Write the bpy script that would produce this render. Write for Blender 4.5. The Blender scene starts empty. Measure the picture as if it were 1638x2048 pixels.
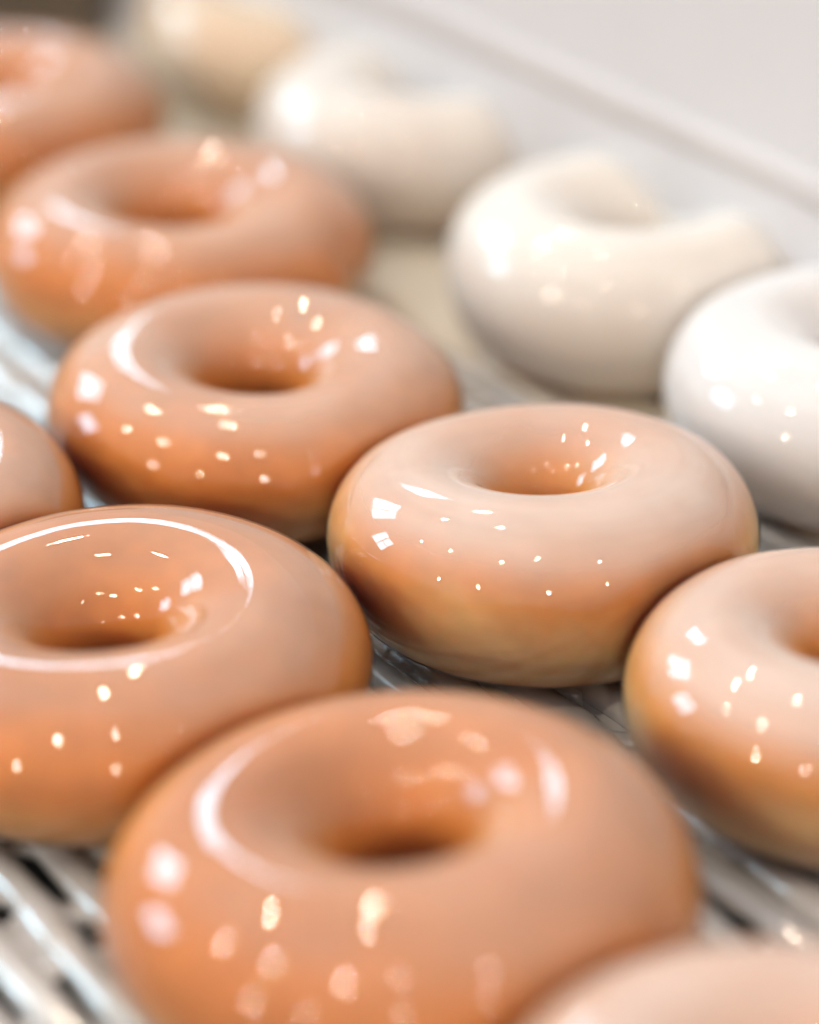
import bpy, math, random
from mathutils import Vector, noise

# ------------------------------------------------------------------ camera, world, lamps
S = bpy.context.scene
COL = S.collection
rad = math.radians

cam = bpy.data.cameras.new('camera')
cam.sensor_fit = 'HORIZONTAL'
cam.sensor_width = 24.0
cam.lens = 5450.0 / 1638.0 * 24.0
cam.clip_start, cam.clip_end = 0.02, 60.0
cam.dof.use_dof = True
cam.dof.focus_distance = 0.503
cam.dof.aperture_fstop = 3.3
co = bpy.data.objects.new('camera', cam)
co.location = (0, 0, 0.264)
co.rotation_euler = (rad(90 - 28), 0, 0)
COL.objects.link(co)
S.camera = co

W = bpy.data.worlds.new('World')
S.world = W
W.use_nodes = True
nt = W.node_tree
bg = nt.nodes['Background']
tc = nt.nodes.new('ShaderNodeTexCoord')
sx = nt.nodes.new('ShaderNodeSeparateXYZ')
cr = nt.nodes.new('ShaderNodeValToRGB')
mp = nt.nodes.new('ShaderNodeMapRange')
mp.inputs['From Min'].default_value = -1
mp.inputs['From Max'].default_value = 1
nt.links.new(tc.outputs['Generated'], sx.inputs[0])
nt.links.new(sx.outputs['Z'], mp.inputs['Value'])
nt.links.new(mp.outputs[0], cr.inputs[0])
els = cr.color_ramp.elements
els[0].position = 0.42; els[0].color = (0.62, 0.54, 0.44, 1)
els[1].position = 1.0;  els[1].color = (0.92, 0.90, 0.94, 1)
e_ = els.new(0.52); e_.color = (0.83, 0.85, 0.88, 1)
nt.links.new(cr.outputs[0], bg.inputs['Color'])
# the room is paler on the far side, round the machine, than behind the photographer
fy = nt.nodes.new('ShaderNodeMapRange')
fy.inputs['From Min'].default_value = -1.0; fy.inputs['From Max'].default_value = 0.5
fy.inputs['To Min'].default_value = 0.86; fy.inputs['To Max'].default_value = 0.96
nt.links.new(sx.outputs['Y'], fy.inputs['Value'])
nt.links.new(fy.outputs[0], bg.inputs['Strength'])

S.view_settings.view_transform = 'Standard'
S.view_settings.look = 'None'
S.view_settings.exposure = 0.0
S.view_settings.gamma = 1.0
S.view_settings.use_curve_mapping = False
S.cycles.use_denoising = True
S.cycles.sample_clamp_indirect = 5.0
S.cycles.max_bounces = 7
S.cycles.diffuse_bounces = 4
S.cycles.glossy_bounces = 4
S.cycles.use_adaptive_sampling = True
S.cycles.adaptive_threshold = 0.02
S.cycles.transparent_max_bounces = 10

PIVOT = Vector((0.0, 0.45, 0.02))

def area_lamp(name, pos, w, h, power, color):
    d = bpy.data.lights.new(name, 'AREA')
    d.shape = 'RECTANGLE'; d.size = w; d.size_y = h
    d.energy = power; d.color = color
    o = bpy.data.objects.new(name, d)
    o.location = pos
    o.rotation_euler = (PIVOT - Vector(pos)).to_track_quat('-Z', 'Y').to_euler()
    COL.objects.link(o)
    return o

# three daylit windows of the room, far off on the left, two by two panes each
def window(az, el, dist, wdeg, hdeg, L, nx=2, ny=2):
    a, e = rad(az), rad(el)
    c = PIVOT + Vector((math.cos(a) * math.cos(e), math.sin(a) * math.cos(e), math.sin(e))) * dist
    w, h = 2 * dist * math.tan(rad(wdeg / 2)), 2 * dist * math.tan(rad(hdeg / 2))
    right = Vector((-math.sin(a), math.cos(a), 0))
    up = Vector((0, 0, 1))
    for i in range(nx):
        for j in range(ny):
            pw, ph = w / nx * 0.88, h / ny * 0.88
            p = c + right * ((i + .5) / nx - .5) * w + up * ((j + .5) / ny - .5) * h
            area_lamp('window_light', p, pw, ph, L * pw * ph * math.pi, (0.48, 0.80, 1.0))
WL = 14
window(102, 28, 3.6, 7, 7, WL)
window(133, 28, 3.2, 15, 14, WL)
window(161, 22, 3.4, 13, 12, WL * 1.25)

# warm ceiling bulbs of the shop; the low last row is added fill
BULBS_AND_FILL = [(-0.4, 1.35, .8, 2.5), (-1.15, 1.95, 1.3, 2.5), (-2.55, 0.8, 1.4, 2.5), (-1.85, -0.05, 1.5, 2.5), (-0.85, -0.95, 1.5, 2.5),
         (-0.4, 2.9, 1.1, 2.5), (-0.1, -0.75, .7, 2.5), (1.15, -0.9, .4, 2.5),
         (-2.1, -2.8, 1.9, 1.7), (0.1, -3.2, 1.9, 1.6), (1.7, -2.3, .9, 1.8), (-3.3, -1.7, 2.8, 1.6)]
for x, y, k, z in BULBS_AND_FILL:
    d = bpy.data.lights.new('ceiling_or_fill_bulb', 'POINT')
    d.energy = 26 * k
    d.shadow_soft_size = 0.042 if k < 1.8 else 0.06
    d.color = (1.0, 0.85, 0.64)
    o = bpy.data.objects.new('ceiling_or_fill_bulb', d)
    o.location = (x, y, z)
    COL.objects.link(o)

# ------------------------------------------------------------------ helpers
def mesh_obj(name, verts, faces, mat, parent=None, smooth=True):
    me = bpy.data.meshes.new(name)
    me.from_pydata([tuple(v) for v in verts], [], faces)
    me.update()
    if smooth:
        me.polygons.foreach_set('use_smooth', [True] * len(me.polygons))
    me.materials.append(mat)
    o = bpy.data.objects.new(name, me)
    COL.objects.link(o)
    if parent: o.parent = parent
    return o

def empty(name, loc, label, cat, group=None):
    o = bpy.data.objects.new(name, None)
    o.location = loc
    o.empty_display_size = .01
    COL.objects.link(o)
    o['label'] = label; o['category'] = cat
    if group: o['group'] = group
    return o

def new_mat(name):
    m = bpy.data.materials.new(name)
    m.use_nodes = True
    t = m.node_tree
    for n in list(t.nodes): t.nodes.remove(n)
    out = t.nodes.new('ShaderNodeOutputMaterial')
    return m, t, out

def N(t, kind, **kw):
    n = t.nodes.new(kind)
    for k, v in kw.items():
        if k.startswith('i_'):
            n.inputs[k[2:].replace('_', ' ')].default_value = v
        else:
            setattr(n, k, v)
    return n

def ramp(t, stops):
    n = t.nodes.new('ShaderNodeValToRGB')
    e = n.color_ramp.elements
    while len(e) < len(stops): e.new(.5)
    for el, (p, c) in zip(e, stops):
        el.position = p
        el.color = (*c, 1) if len(c) == 3 else c
    return n

def g3(v): return (v, v, v)

# ------------------------------------------------------------------ materials
def dough_mat(name, crust, deep, seed, zs, band, look):
    m, t, out = new_mat(name)
    L = t.links.new
    tc = N(t, 'ShaderNodeTexCoord')
    off = N(t, 'ShaderNodeVectorMath', operation='ADD'); off.inputs[1].default_value = (seed * 3.1, seed * 1.7, seed)
    L(tc.outputs['Object'], off.inputs[0])
    sep = N(t, 'ShaderNodeSeparateXYZ'); L(tc.outputs['Object'], sep.inputs[0])
    n1 = N(t, 'ShaderNodeTexNoise'); n1.inputs['Scale'].default_value = 38; n1.inputs['Detail'].default_value = 3
    L(off.outputs[0], n1.inputs['Vector'])
    n2 = N(t, 'ShaderNodeTexNoise'); n2.inputs['Scale'].default_value = 160; n2.inputs['Detail'].default_value = 5
    L(off.outputs[0], n2.inputs['Vector'])
    # height, wavered by noise
    a = N(t, 'ShaderNodeMath', operation='MULTIPLY_ADD'); a.inputs[1].default_value = 0.010; a.inputs[2].default_value = -0.005
    L(n1.outputs['Fac'], a.inputs[0])
    h = N(t, 'ShaderNodeMath', operation='ADD'); L(sep.outputs['Z'], h.inputs[0]); L(a.outputs[0], h.inputs[1])
    # inside the hole there is no pale band: push height up there
    ln = N(t, 'ShaderNodeVectorMath', operation='MULTIPLY'); ln.inputs[1].default_value = (1, 1, 0)
    L(tc.outputs['Object'], ln.inputs[0])
    le = N(t, 'ShaderNodeVectorMath', operation='LENGTH'); L(ln.outputs[0], le.inputs[0])
    hole = N(t, 'ShaderNodeMapRange'); hole.inputs['From Min'].default_value = 0.020; hole.inputs['From Max'].default_value = 0.026
    hole.inputs['To Min'].default_value = 0.02; hole.inputs['To Max'].default_value = 0
    L(le.outputs['Value'], hole.inputs['Value'])
    hh = N(t, 'ShaderNodeMath', operation='ADD'); L(h.outputs[0], hh.inputs[0]); L(hole.outputs[0], hh.inputs[1])
    mr = N(t, 'ShaderNodeMapRange'); mr.inputs['From Max'].default_value = 0.034 / zs
    L(hh.outputs[0], mr.inputs['Value'])
    cream = (0.92, 0.66, 0.36)
    if look == 0: cream = (.86, .50, .20)
    under = (0.62, 0.29, 0.09)
    mid = tuple((crust[i] * .55 + cream[i] * .45) for i in range(3))
    r = ramp(t, [(0.0, under), (0.08, under), (band * .40, cream), (band * .95, cream), (band + .07, mid), (band + .16, crust), (0.9, crust)])
    L(mr.outputs[0], r.inputs[0])
    # mottled browner patches
    r2 = ramp(t, [(0.42, g3(0)), (0.72, g3(1))]); L(n1.outputs['Fac'], r2.inputs[0])
    hm = N(t, 'ShaderNodeMapRange'); hm.inputs['From Min'].default_value = .013; hm.inputs['From Max'].default_value = .02
    L(hh.outputs[0], hm.inputs['Value'])
    mm = N(t, 'ShaderNodeMath', operation='MULTIPLY'); L(r2.outputs[0], mm.inputs[0]); L(hm.outputs[0], mm.inputs[1])
    mix = N(t, 'ShaderNodeMix', data_type='RGBA'); L(mm.outputs[0], mix.inputs['Factor'])
    L(r.outputs[0], mix.inputs['A']); mix.inputs['B'].default_value = (*(deep if look == 0 else (.74, .32, .07)), 1)
    mix2 = N(t, 'ShaderNodeMix', data_type='RGBA', blend_type='MULTIPLY')
    r3 = ramp(t, [(0.3, g3(.86)), (0.7, g3(1.08))]); L(n2.outputs['Fac'], r3.inputs[0])
    mix2.inputs['Factor'].default_value = .6
    L(mix.outputs['Result'], mix2.inputs['A']); L(r3.outputs[0], mix2.inputs['B'])
    p = N(t, 'ShaderNodeBsdfPrincipled')
    L(mix2.outputs['Result'], p.inputs['Base Color'])
    p.inputs['Roughness'].default_value = .55
    p.inputs['Subsurface Weight'].default_value = .75
    p.inputs['Subsurface Radius'].default_value = (1.0, .45, .2)
    p.inputs['Subsurface Scale'].default_value = .008
    p.inputs['Specular IOR Level'].default_value = .25
    L(p.outputs[0], out.inputs['Surface'])
    return m

def glaze_mat(name, milk, seed, tint, zs):
    """wet sugar glaze: a thin milky film that is partly see-through, with a clear wet surface"""
    m, t, out = new_mat(name)
    L = t.links.new
    tc = N(t, 'ShaderNodeTexCoord')
    off = N(t, 'ShaderNodeVectorMath', operation='ADD'); off.inputs[1].default_value = (seed * 1.1, seed * 2.7, seed * 5)
    L(tc.outputs['Object'], off.inputs[0])
    sep = N(t, 'ShaderNodeSeparateXYZ'); L(tc.outputs['Object'], sep.inputs[0])
    n1 = N(t, 'ShaderNodeTexNoise'); n1.inputs['Scale'].default_value = 45; n1.inputs['Detail'].default_value = 2
    n1.inputs['Distortion'].default_value = .6
    L(off.outputs[0], n1.inputs['Vector'])
    # swirled runs of thicker glaze that follow the ring: distance from the axis + height
    ln = N(t, 'ShaderNodeVectorMath', operation='MULTIPLY'); ln.inputs[1].default_value = (1, 1, 0)
    L(tc.outputs['Object'], ln.inputs[0])
    le = N(t, 'ShaderNodeVectorMath', operation='LENGTH'); L(ln.outputs[0], le.inputs[0])
    cx = N(t, 'ShaderNodeCombineXYZ')
    m1 = N(t, 'ShaderNodeMath', operation='MULTIPLY'); m1.inputs[1].default_value = 150; L(le.outputs['Value'], m1.inputs[0])
    m2 = N(t, 'ShaderNodeMath', operation='MULTIPLY'); m2.inputs[1].default_value = 160; L(sep.outputs['Z'], m2.inputs[0])
    m3 = N(t, 'ShaderNodeMath', operation='MULTIPLY'); m3.inputs[1].default_value = 22; L(sep.outputs['X'], m3.inputs[0])
    m4 = N(t, 'ShaderNodeMath', operation='MULTIPLY_ADD'); m4.inputs[1].default_value = 22; L(sep.outputs['Y'], m4.inputs[0]); L(m3.outputs[0], m4.inputs[2])
    L(m1.outputs[0], cx.inputs[0]); L(m2.outputs[0], cx.inputs[1]); L(m4.outputs[0], cx.inputs[2])
    n2 = N(t, 'ShaderNodeTexNoise'); n2.inputs['Scale'].default_value = .8; n2.inputs['Detail'].default_value = 3
    L(cx.outputs[0], n2.inputs['Vector'])
    r1 = ramp(t, [(0.3, g3(-0.10)), (0.7, g3(.12))])
    r1 = N(t, 'ShaderNodeMapRange'); r1.inputs['From Min'].default_value = .3; r1.inputs['From Max'].default_value = .7
    r1.inputs['To Min'].default_value = -.06; r1.inputs['To Max'].default_value = .05
    L(n1.outputs['Fac'], r1.inputs['Value'])
    r2 = N(t, 'ShaderNodeMapRange'); r2.inputs['From Min'].default_value = .35; r2.inputs['From Max'].default_value = .75
    r2.inputs['To Min'].default_value = -.03; r2.inputs['To Max'].default_value = .10
    L(n2.outputs['Fac'], r2.inputs['Value'])
    # glaze lies thicker on the shoulder than low on the flank and in the hole
    hz = N(t, 'ShaderNodeMapRange'); hz.inputs['From Min'].default_value = (.021 if milk < .65 else .006) / zs; hz.inputs['From Max'].default_value = (.0325 if milk < .65 else .03) / zs
    hz.inputs['To Min'].default_value = (.025 if milk < .62 else milk * .62)
    hz.interpolation_type = 'SMOOTHSTEP'; hz.inputs['To Max'].default_value = milk
    L(sep.outputs['Z'], hz.inputs['Value'])
    s1 = N(t, 'ShaderNodeMath', operation='ADD'); L(r1.outputs[0], s1.inputs[0]); L(r2.outputs[0], s1.inputs[1])
    s3 = N(t, 'ShaderNodeMath', operation='MULTIPLY_ADD'); s3.inputs[1].default_value = 2.8 if milk < .5 else 1.8 if milk < .7 else 1.0; s3.inputs[2].default_value = .95
    L(s1.outputs[0], s3.inputs[0])
    s2 = N(t, 'ShaderNodeMath', operation='MULTIPLY', use_clamp=True); L(s3.outputs[0], s2.inputs[0]); L(hz.outputs[0], s2.inputs[1])
    tr = N(t, 'ShaderNodeBsdfTransparent'); tr.inputs[0].default_value = (1, .985, .96, 1)
    p = N(t, 'ShaderNodeBsdfPrincipled')
    p.inputs['Base Color'].default_value = (*tint, 1)
    p.inputs['Roughness'].default_value = .6
    p.inputs['Specular IOR Level'].default_value = 0
    if milk > .7:
        p.inputs['Subsurface Weight'].default_value = .6
        p.inputs['Subsurface Radius'].default_value = (1, .8, .7)
        p.inputs['Subsurface Scale'].default_value = .006
    mx = N(t, 'ShaderNodeMixShader'); L(s2.outputs[0], mx.inputs[0]); L(tr.outputs[0], mx.inputs[1]); L(p.outputs[0], mx.inputs[2])
    # wet skin
    nb = N(t, 'ShaderNodeTexNoise'); nb.inputs['Scale'].default_value = 130; nb.inputs['Detail'].default_value = 1
    L(off.outputs[0], nb.inputs['Vector'])
    nc = N(t, 'ShaderNodeTexNoise'); nc.inputs['Scale'].default_value = 900; nc.inputs['Detail'].default_value = 2
    L(off.outputs[0], nc.inputs['Vector'])
    nd = N(t, 'ShaderNodeMath', operation='MULTIPLY_ADD'); nd.inputs[1].default_value = .03
    L(nc.outputs['Fac'], nd.inputs[0]); L(nb.outputs['Fac'], nd.inputs[2])
    bp = N(t, 'ShaderNodeBump'); bp.inputs['Strength'].default_value = 1; bp.inputs['Distance'].default_value = .00003
    L(nd.outputs[0], bp.inputs['Height'])
    gl = N(t, 'ShaderNodeBsdfGlossy'); gl.inputs['Roughness'].default_value = .018
    gl.inputs['Color'].default_value = (1, 1, 1, 1)
    L(bp.outputs[0], gl.inputs['Normal'])
    fr = N(t, 'ShaderNodeFresnel'); fr.inputs['IOR'].default_value = 1.47; L(bp.outputs[0], fr.inputs['Normal'])
    mx2 = N(t, 'ShaderNodeMixShader'); L(fr.outputs[0], mx2.inputs[0]); L(mx.outputs[0], mx2.inputs[1]); L(gl.outputs[0], mx2.inputs[2])
    L(mx2.outputs[0], out.inputs['Surface'])
    return m

def simple_mat(name, c1, c2, scale, rough, metal=0, coat=0, bump=0, sss=0, detail=3):
    m, t, out = new_mat(name)
    L = t.links.new
    tc = N(t, 'ShaderNodeTexCoord')
    n = N(t, 'ShaderNodeTexNoise'); n.inputs['Scale'].default_value = scale; n.inputs['Detail'].default_value = detail
    L(tc.outputs['Object'], n.inputs['Vector'])
    r = ramp(t, [(.35, c1), (.65, c2)]); L(n.outputs['Fac'], r.inputs[0])
    p = N(t, 'ShaderNodeBsdfPrincipled'); L(r.outputs[0], p.inputs['Base Color'])
    p.inputs['Roughness'].default_value = rough; p.inputs['Metallic'].default_value = metal
    p.inputs['Coat Weight'].default_value = coat; p.inputs['Coat Roughness'].default_value = .05
    if sss:
        p.inputs['Subsurface Weight'].default_value = sss
        p.inputs['Subsurface Radius'].default_value = (1, .8, .6)
        p.inputs['Subsurface Scale'].default_value = .004
    if bump:
        b = N(t, 'ShaderNodeBump'); b.inputs['Distance'].default_value = bump
        L(n.outputs['Fac'], b.inputs['Height']); L(b.outputs[0], p.inputs['Normal'])
        L(b.outputs[0], p.inputs['Coat Normal'])
    L(p.outputs[0], out.inputs['Surface'])
    return m

M_rod = simple_mat('glazed_wire', (.42, .39, .36), (.66, .64, .63), 40, .22, metal=.12, coat=1, bump=.0010)
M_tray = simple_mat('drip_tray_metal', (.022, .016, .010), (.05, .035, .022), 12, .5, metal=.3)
M_puddle = simple_mat('pooled_glaze', (.74, .65, .50), (.82, .76, .66), 30, .25, coat=1, bump=.0008)
M_curtain = simple_mat('milky_glaze_sheet', (.62, .61, .63), (.66, .65, .67), 14, .45, coat=.5, detail=1)
M_trough = simple_mat('brushed_steel', (.62, .61, .625), (.65, .64, .655), 10, .6)
M_lip = simple_mat('warm_steel_lip', (.58, .55, .555), (.62, .59, .595), 18, .5)
M_guard = simple_mat('dark_guard', (.08, .06, .042), (.12, .09, .065), 20, .5)

# ------------------------------------------------------------------ belt frame: rods run along AL, the belt travels across them (PE)
A = rad(-56)
AL = Vector((math.cos(A), math.sin(A), 0))
PE = Vector((-math.sin(A), math.cos(A), 0))
def bp(al, pe, z=0): return AL * al + PE * pe + Vector((0, 0, z))

# tray under the belt
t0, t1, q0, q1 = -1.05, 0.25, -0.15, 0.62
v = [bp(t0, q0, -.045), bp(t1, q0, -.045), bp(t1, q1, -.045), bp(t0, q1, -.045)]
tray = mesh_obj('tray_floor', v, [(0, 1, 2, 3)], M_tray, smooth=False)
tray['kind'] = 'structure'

# wire belt
belt = empty('conveyor_belt', bp(-.35, .2), 'glaze coated wire mesh conveyor belt under all the doughnuts', 'conveyor belt')
def tube(p0, p1, r, seg, rings, sd, wob=.0, lump=.0, flat=.8):
    p0, p1 = Vector(p0), Vector(p1)
    ax = (p1 - p0).normalized()
    sd_ = ax.cross(Vector((0, 0, 1))).normalized(); up = sd_.cross(ax).normalized()
    vs, fs = [], []
    for i in range(rings + 1):
        t = i / rings
        c = p0.lerp(p1, t)
        q = Vector((c.x * 22 + sd * 7.3, c.y * 22, sd))
        c = c + sd_ * wob * noise.noise(q) + up * wob * .5 * noise.noise(q + Vector((9, 3, 1)))
        rr = r * (1 + lump * noise.noise(Vector((c.x * 60 + sd * 3.3, c.y * 60, 4))))
        for k in range(seg):
            a = 2 * math.pi * k / seg
            vs.append(c + sd_ * math.cos(a) * rr * (1.15) + up * math.sin(a) * rr * flat)
    for i in range(rings):
        for k in range(seg):
            a, b = i * seg + k, i * seg + (k + 1) % seg
            fs.append((a, b, b + seg, a + seg))
    fs.append(tuple(range(seg))[::-1]); fs.append(tuple(rings * seg + k for k in range(seg)))
    return vs, fs
PITCH = .0098
rods = []
i = 0
q = -.02
bl = belt.location
q = -.024
while q < .56:
    vs, fs = tube(bp(-.95, q, -.0034) - bl, bp(.1, q, -.0034) - bl, .0032, 12, 200, i + 1, wob=.0020, lump=.42)
    rods.append(mesh_obj('rod', vs, fs, M_rod, belt))
    q += PITCH; i += 1
nr = i
# short cross links that join neighbouring rods, webbed with glaze
random.seed(4)
vs, fs = [], []
for r_ in range(nr - 1):
    qq = -.024 + r_ * PITCH
    al = -.93 + (r_ % 2) * .011
    while al < .08:
        da = random.uniform(-.002, .002)
        rr = random.uniform(.0011, .0024)
        a_, b_ = tube(bp(al + da, qq + .001, -.0044) - bl, bp(al + da + .005, qq + PITCH - .001, -.0044) - bl, rr, 8, 4, 0, lump=.2, flat=.6)
        # flare where the film meets the rods
        for k in range(5):
            f_ = 1 + 1.1 * abs(k / 4 - .5) ** 2 * 4
            c = sum((a_[k * 8 + j] for j in range(8)), Vector()) / 8
            for j in range(8): a_[k * 8 + j] = c + (a_[k * 8 + j] - c) * f_
        n0 = len(vs); vs += a_; fs += [tuple(n0 + x for x in f) for f in b_]
        al += .022
links = mesh_obj('cross_link', vs, fs, M_rod, belt); links['kind'] = 'stuff'
# webs and films of glaze that close many of the gaps, more of them towards the pouring sheet
vs, fs = [], []
for r_ in range(nr - 1):
    qq = -.024 + (r_ + .5) * PITCH
    al = -.93
    while al < .08:
        near = min(1, max(0, (qq - .20) / .10))
        x = noise.noise(Vector((al * 16, qq * 26, 2.2))) * .5 + .5
        ln_ = random.uniform(.008, .022)
        if x + .45 * near + random.uniform(-.15, .15) > .55:
            n0 = len(vs); K, J = 8, 14
            for a in range(J + 1):
                u = a / J; w = (PITCH * .62) * (.25 + .75 * math.sin(math.pi * u) ** .5)
                for b in range(K + 1):
                    s = (b / K - .5) * 2
                    vs.append(bp(al + ln_ * (u - .5) * 1.15, qq + s * w * .8, -.0030 - .0012 * (1 - s * s) - .001 * abs(u - .5)) - bl)
            for a in range(J):
                for b in range(K):
                    o_ = n0 + a * (K + 1) + b
                    fs.append((o_, o_ + 1, o_ + K + 2, o_ + K + 1))
        al += ln_ * .9
webs = mesh_obj('glaze_film', vs, fs, M_rod, belt); webs['kind'] = 'stuff'

# pooled glaze on the belt in front of the pouring sheet
vs, fs = [], []
NA, NB = 160, 50
for a in range(NA + 1):
    al = -.9 + a / NA * .95
    q_lo = .336 + .010 * noise.noise(Vector((al * 14, 1.5, 0))) + .005 * noise.noise(Vector((al * 45, 3, 0)))
    for b in range(NB + 1):
        f_ = b / NB
        qq = q_lo + (.40 - q_lo) * f_
        z = -.0006 + .0009 * min(1, f_ * 5) + .0010 * noise.noise(Vector((al * 40, qq * 90, 5))) - (.0035 if b == 0 else 0)
        vs.append(bp(al, qq, z))
for a in range(NA):
    for b in range(NB):
        o_ = a * (NB + 1) + b
        fs.append((o_, o_ + 1, o_ + NB + 2, o_ + NB + 1))
pud = mesh_obj('glaze_puddle', vs, fs, M_puddle)
pud['kind'] = 'stuff'; pud['label'] = 'cream coloured pool of glaze spread over the belt before the pouring sheet'; pud['category'] = 'glaze'

# ------------------------------------------------------------------ pouring glaze sheet and its trough
vs, fs = [], []
NA, NB = 260, 30
for side in (0, 1):
    for a in range(NA + 1):
        al = -.98 + a / NA * 1.02
        for b in range(NB + 1):
            z = -.002 + b / NB * .056
            w = .0016 * noise.noise(Vector((al * 18, z * 8, 1))) + .0007 * noise.noise(Vector((al * 70, z * 10, 7)))
            foot = .005 * max(0, 1 - z / .010) ** 2
            vs.append(bp(al, .381 + w + (-.0008 - foot if side == 0 else .0008), z))
n_ = (NA + 1) * (NB + 1)
for s_ in (0, 1):
    for a in range(NA):
        for b in range(NB):
            o_ = s_ * n_ + a * (NB + 1) + b
            f_ = (o_, o_ + NB + 1, o_ + NB + 2, o_ + 1)
            fs.append(f_ if s_ == 0 else f_[::-1])
sheet = mesh_obj('glaze_curtain', vs, fs, M_curtain)
sheet['label'] = 'smooth white sheet of pouring glaze falling behind the pale doughnuts'; sheet['category'] = 'glaze curtain'

trough = empty('glaze_trough', bp(-.45, .385, .046), 'pale steel glaze trough with a pinkish lip above the white pouring sheet', 'trough')
def extrude_profile(name, prof, mat, a0, a1, parent, smooth=True):
    off = parent.location
    n = len(prof); vs = []
    K = 40
    for k in range(K + 1):
        al = a0 + (a1 - a0) * k / K
        for p_, z_ in prof: vs.append(bp(al, p_, z_) - off)
    fs = []
    for k in range(K):
        for j in range(n):
            a, b = k * n + j, k * n + (j + 1) % n
            fs.append((a, b, b + n, a + n))
    fs.append(tuple(range(n))[::-1]); fs.append(tuple(K * n + j for j in range(n)))
    return mesh_obj(name, vs, fs, mat, parent, smooth)
prof = [(.381 + .0028 * math.cos(t * math.pi / 8), .0500 + .0052 * math.sin(t * math.pi / 8)) for t in range(16)]
extrude_profile('lip', prof, M_lip, -.98, .04, trough)
# flat sided so the sheet metal stays crisp
prof = [(.3795, .0515), (.3795, .12), (.3815, .122), (.46, .122), (.46, .10), (.385, .056), (.385, .0515)]
extrude_profile('trough_wall', prof, M_trough, -.98, .04, trough, False)

# dark side guard of the machine beyond the far end of the belt
g = bpy.data.meshes.new('side_guard')
x0, x1, y0, y1, z0, z1 = -.30, -.094, .80, .83, -.04, .06
cs = [(x, y, z) for x in (x0, x1) for y in (y0, y1) for z in (z0, z1)]
gd = mesh_obj('side_guard', cs, [(0, 1, 3, 2), (4, 6, 7, 5), (0, 4, 5, 1), (2, 3, 7, 6), (0, 2, 6, 4), (1, 5, 7, 3)], M_guard, smooth=False)
gd['label'] = 'dark brown machine guard behind the top left doughnut'; gd['category'] = 'machine guard'
bvm = gd.modifiers.new('bevel', 'BEVEL'); bvm.width = .002; bvm.segments = 3

# ------------------------------------------------------------------ doughnuts
# x, y, outer radius, milkiness, crust, deep crust, ridge (a0, a1, height) or None, rotation, label
TAN = (.75, .31, .055); TANL = (.80, .39, .10); DEEP = (.64, .24, .035)
GOLD, PALE, WHITE, CREAMY, BEIGE = 0, 1, 2, 3, 4
# x, y, R, tube centre/R, half height/R, front lift, tilt to the left, milkiness, look, band top, ridge, label
DN = [
 (-.1094, .6883, .0448, .606, .350, .0, .0, .30, GOLD, .36, None, 'brown glazed doughnut at the top left corner beside the dark guard'),
 (-.0545, .5999, .0455, .610, .345, -.028, .0, .30, GOLD, .40, None, 'blurred tan doughnut with a glaze drip on its right flank, second down the left row'),
 (-.0317, .5137, .0431, .611, .346, -.024, .0, .34, GOLD, .36, None, 'tan doughnut directly behind the sharply focused one, with three window reflections on its left'),
 ( .0256, .4573, .0413, .592, .391, .081, .0, .52, PALE, .58, None, 'sharply focused pale pink glazed doughnut in the middle, cream band round its base'),
 (-.0533, .4110, .0464, .599, .318, .022, .036, .21, GOLD, .34, None, 'orange tan doughnut with a bright white ring of reflected window light round its hole'),  # tilt shaped so the whole crest reflects a window as a ring
 (-.1028, .4632, .0414, .606, .365, .0, .0, .30, GOLD, .30, None, 'brown doughnut with swirled glaze, only its right flank in view at the left edge'),
 (-.0014, .3432, .0458, .596, .352, .054, .055, .17, GOLD, .36, None, 'large orange doughnut at the bottom centre with a curved white streak left of its hole'),
 ( .0764, .3988, .0404, .595, .379, .049, .0, .56, PALE, .46, None, 'pale doughnut cut off by the right edge, below the focused one'),
 ( .0512, .2752, .0438, .606, .371, .0, .0, .50, PALE, .36, None, 'very blurred pinkish doughnut cropped at the bottom right corner'),
 ( .0988, .5164, .0450, .600, .390, .03, .0, .93, WHITE, .50, None, 'white glazed doughnut at the right edge, nearest of the white ones'),
 ( .0522, .5833, .0448, .604, .404, .019, .0, .88, CREAMY, .50, None, 'white doughnut with the glaze sheet curling onto its far side'),
 ( .0037, .6774, .0435, .604, .390, .02, .0, .84, CREAMY, .50, None, 'off white blurred doughnut in the middle of the white row'),
 (-.0350, .7620, .0440, .604, .371, .0, .0, .66, BEIGE, .50, None, 'beige blurred doughnut at the top, farthest in the white row'),
]
TINT = {GOLD: (.96, .80, .67), PALE: (.90, .77, .69), WHITE: (.77, .75, .75), CREAMY: (.81, .76, .71), BEIGE: (.84, .73, .57)}

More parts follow.
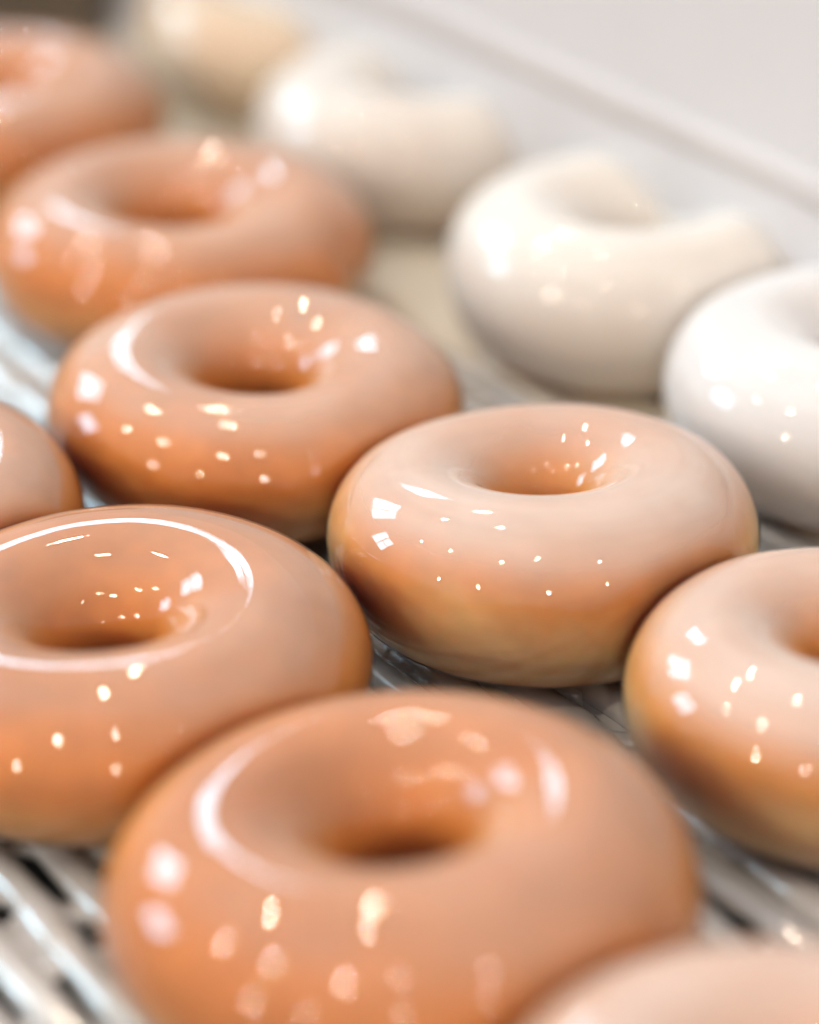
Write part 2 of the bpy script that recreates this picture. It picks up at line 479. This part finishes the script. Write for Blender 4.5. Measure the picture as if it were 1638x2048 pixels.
def build_donut(idx, x, y, R, ar, hr, lift, lean, milk, look, band, ridge, label):
    crust, deep = (TAN if look == GOLD else TANL), DEEP
    root = empty('glazed_doughnut', (x, y, 0), label, 'doughnut', 'freshly glazed ring doughnuts on the conveyor belt')
    a, b, h = ar * R, (1 - ar) * R, hr * R
    zs = .0306 / (2 * h)
    NU, NV = (320, 252) if ridge else (288, 132)
    sd = idx * 11.7 + 3
    others = []
    for j, o in enumerate(DN):
        if j == idx: continue
        d = Vector((o[0] - x, o[1] - y, 0)); D = d.length
        if D < R + o[2] + .002:
            others.append((d.normalized(), D * R / (R + o[2]) - .0004))
    def surf(i, j, extra):
        u = 2 * math.pi * i / NU; v = 2 * math.pi * j / NV - math.pi / 2
        if ridge: v += .85 * math.sin(2 * math.pi * j / NV)
        ch, sh = math.cos(v), math.sin(v)
        cu, su = math.cos(u), math.sin(u)
        kR = 1 + .010 * math.sin(2 * u + sd) + .009 * math.sin(3 * u + sd * 2.1) + .004 * math.sin(5 * u + sd)
        # rounder shoulders than an ellipse, flat foot
        ex = .96 if look in (PALE,) else 1.0
        cc = math.copysign(abs(ch) ** ex, ch); ss = sh
        if ch < 0: cc *= 1 + .06 * math.sin(u + sd)
        r = (a * (1 + .016 * math.sin(2 * u + sd * 1.3)) + b * cc * (1 + .03 * math.sin(u + sd * .9))) * kR
        z = h + h * ss * (1 + .02 * math.sin(u + sd * .7))
        if sh < 0: z = h + h * ss * (1 if abs(ss) < .9 else 1)
        z *= 1 - lift * su + lean * cu
        P = Vector((r * cu, r * su, z))
        nrm = Vector((cu * ch / b, su * ch / b, sh / h)).normalized()
        q = P * 42 + Vector((sd, sd * .3, 0))
        dz = .00035 * noise.noise(q * .6) + .00005 * noise.noise(q * 1.7)
        if idx == 1:      # the drip on its right flank
            e2 = ((u + .62 + math.pi) % (2 * math.pi) - math.pi) / .13
            dz += .0030 * math.exp(-e2 * e2 - ((v - .05) / .55) ** 2)
        if ridge and extra > 0 and sh > 0:
            deg = math.degrees(u) % 360
            a0, a1, hh = ridge
            if a1 - a0 >= 360: win = .75 + .25 * math.cos(u - .2)
            else:
                win = max(0, min(1, (deg - a0) / 18)) * max(0, min(1, (a1 - deg) / 18))
                win = win * win * (3 - 2 * win)
            rr = (P.x ** 2 + P.y ** 2) ** .5 / (a * kR)
            c0 = 1.0 + .014 * noise.noise(Vector((cu * 2.2, su * 2.2, sd)))
            dd = (rr - c0) / ((.022 + .018 * max(0, math.cos(u - .15))) if idx == 4 else .028)
            dz += hh * win * math.exp(-dd * dd)
            dz -= hh * .25 * win * math.exp(-((rr - c0 + .10) / .07) ** 2)
        P += nrm * (dz + extra)
        for dv, lim in others:
            s = P.dot(dv); m_ = .0025; l0 = lim - m_
            if s > l0:
                s2 = lim - m_ * math.exp(-(s - l0) / m_)
                P += dv * (s2 - s)
        if P.z < .0002: P.z = .0002 + (.0 if extra == 0 else -.0001)
        return P
    vs = [surf(i, j, 0) for i in range(NU) for j in range(NV)]
    fs = [(i * NV + j, ((i + 1) % NU) * NV + j, ((i + 1) % NU) * NV + (j + 1) % NV, i * NV + (j + 1) % NV) for i in range(NU) for j in range(NV)]
    mesh_obj('dough', vs, fs, dough_mat('fried_dough', crust, deep, idx + 1, zs, band, look), root)
    # glaze coat: all but the foot
    j0 = 9 if not ridge else 11
    j1 = NV - j0
    vs = [surf(i, j, .00035) for i in range(NU) for j in range(j0, j1 + 1)]
    K = j1 - j0 + 1
    fs = [(i * K + j, ((i + 1) % NU) * K + j, ((i + 1) % NU) * K + j + 1, i * K + j + 1) for i in range(NU) for j in range(K - 1)]
    mesh_obj('glaze_coat', vs, fs, glaze_mat('wet_glaze', milk, idx * 2.3 + 1, TINT[look], zs), root)
    return root

for i, d in enumerate(DN): build_donut(i, *d)
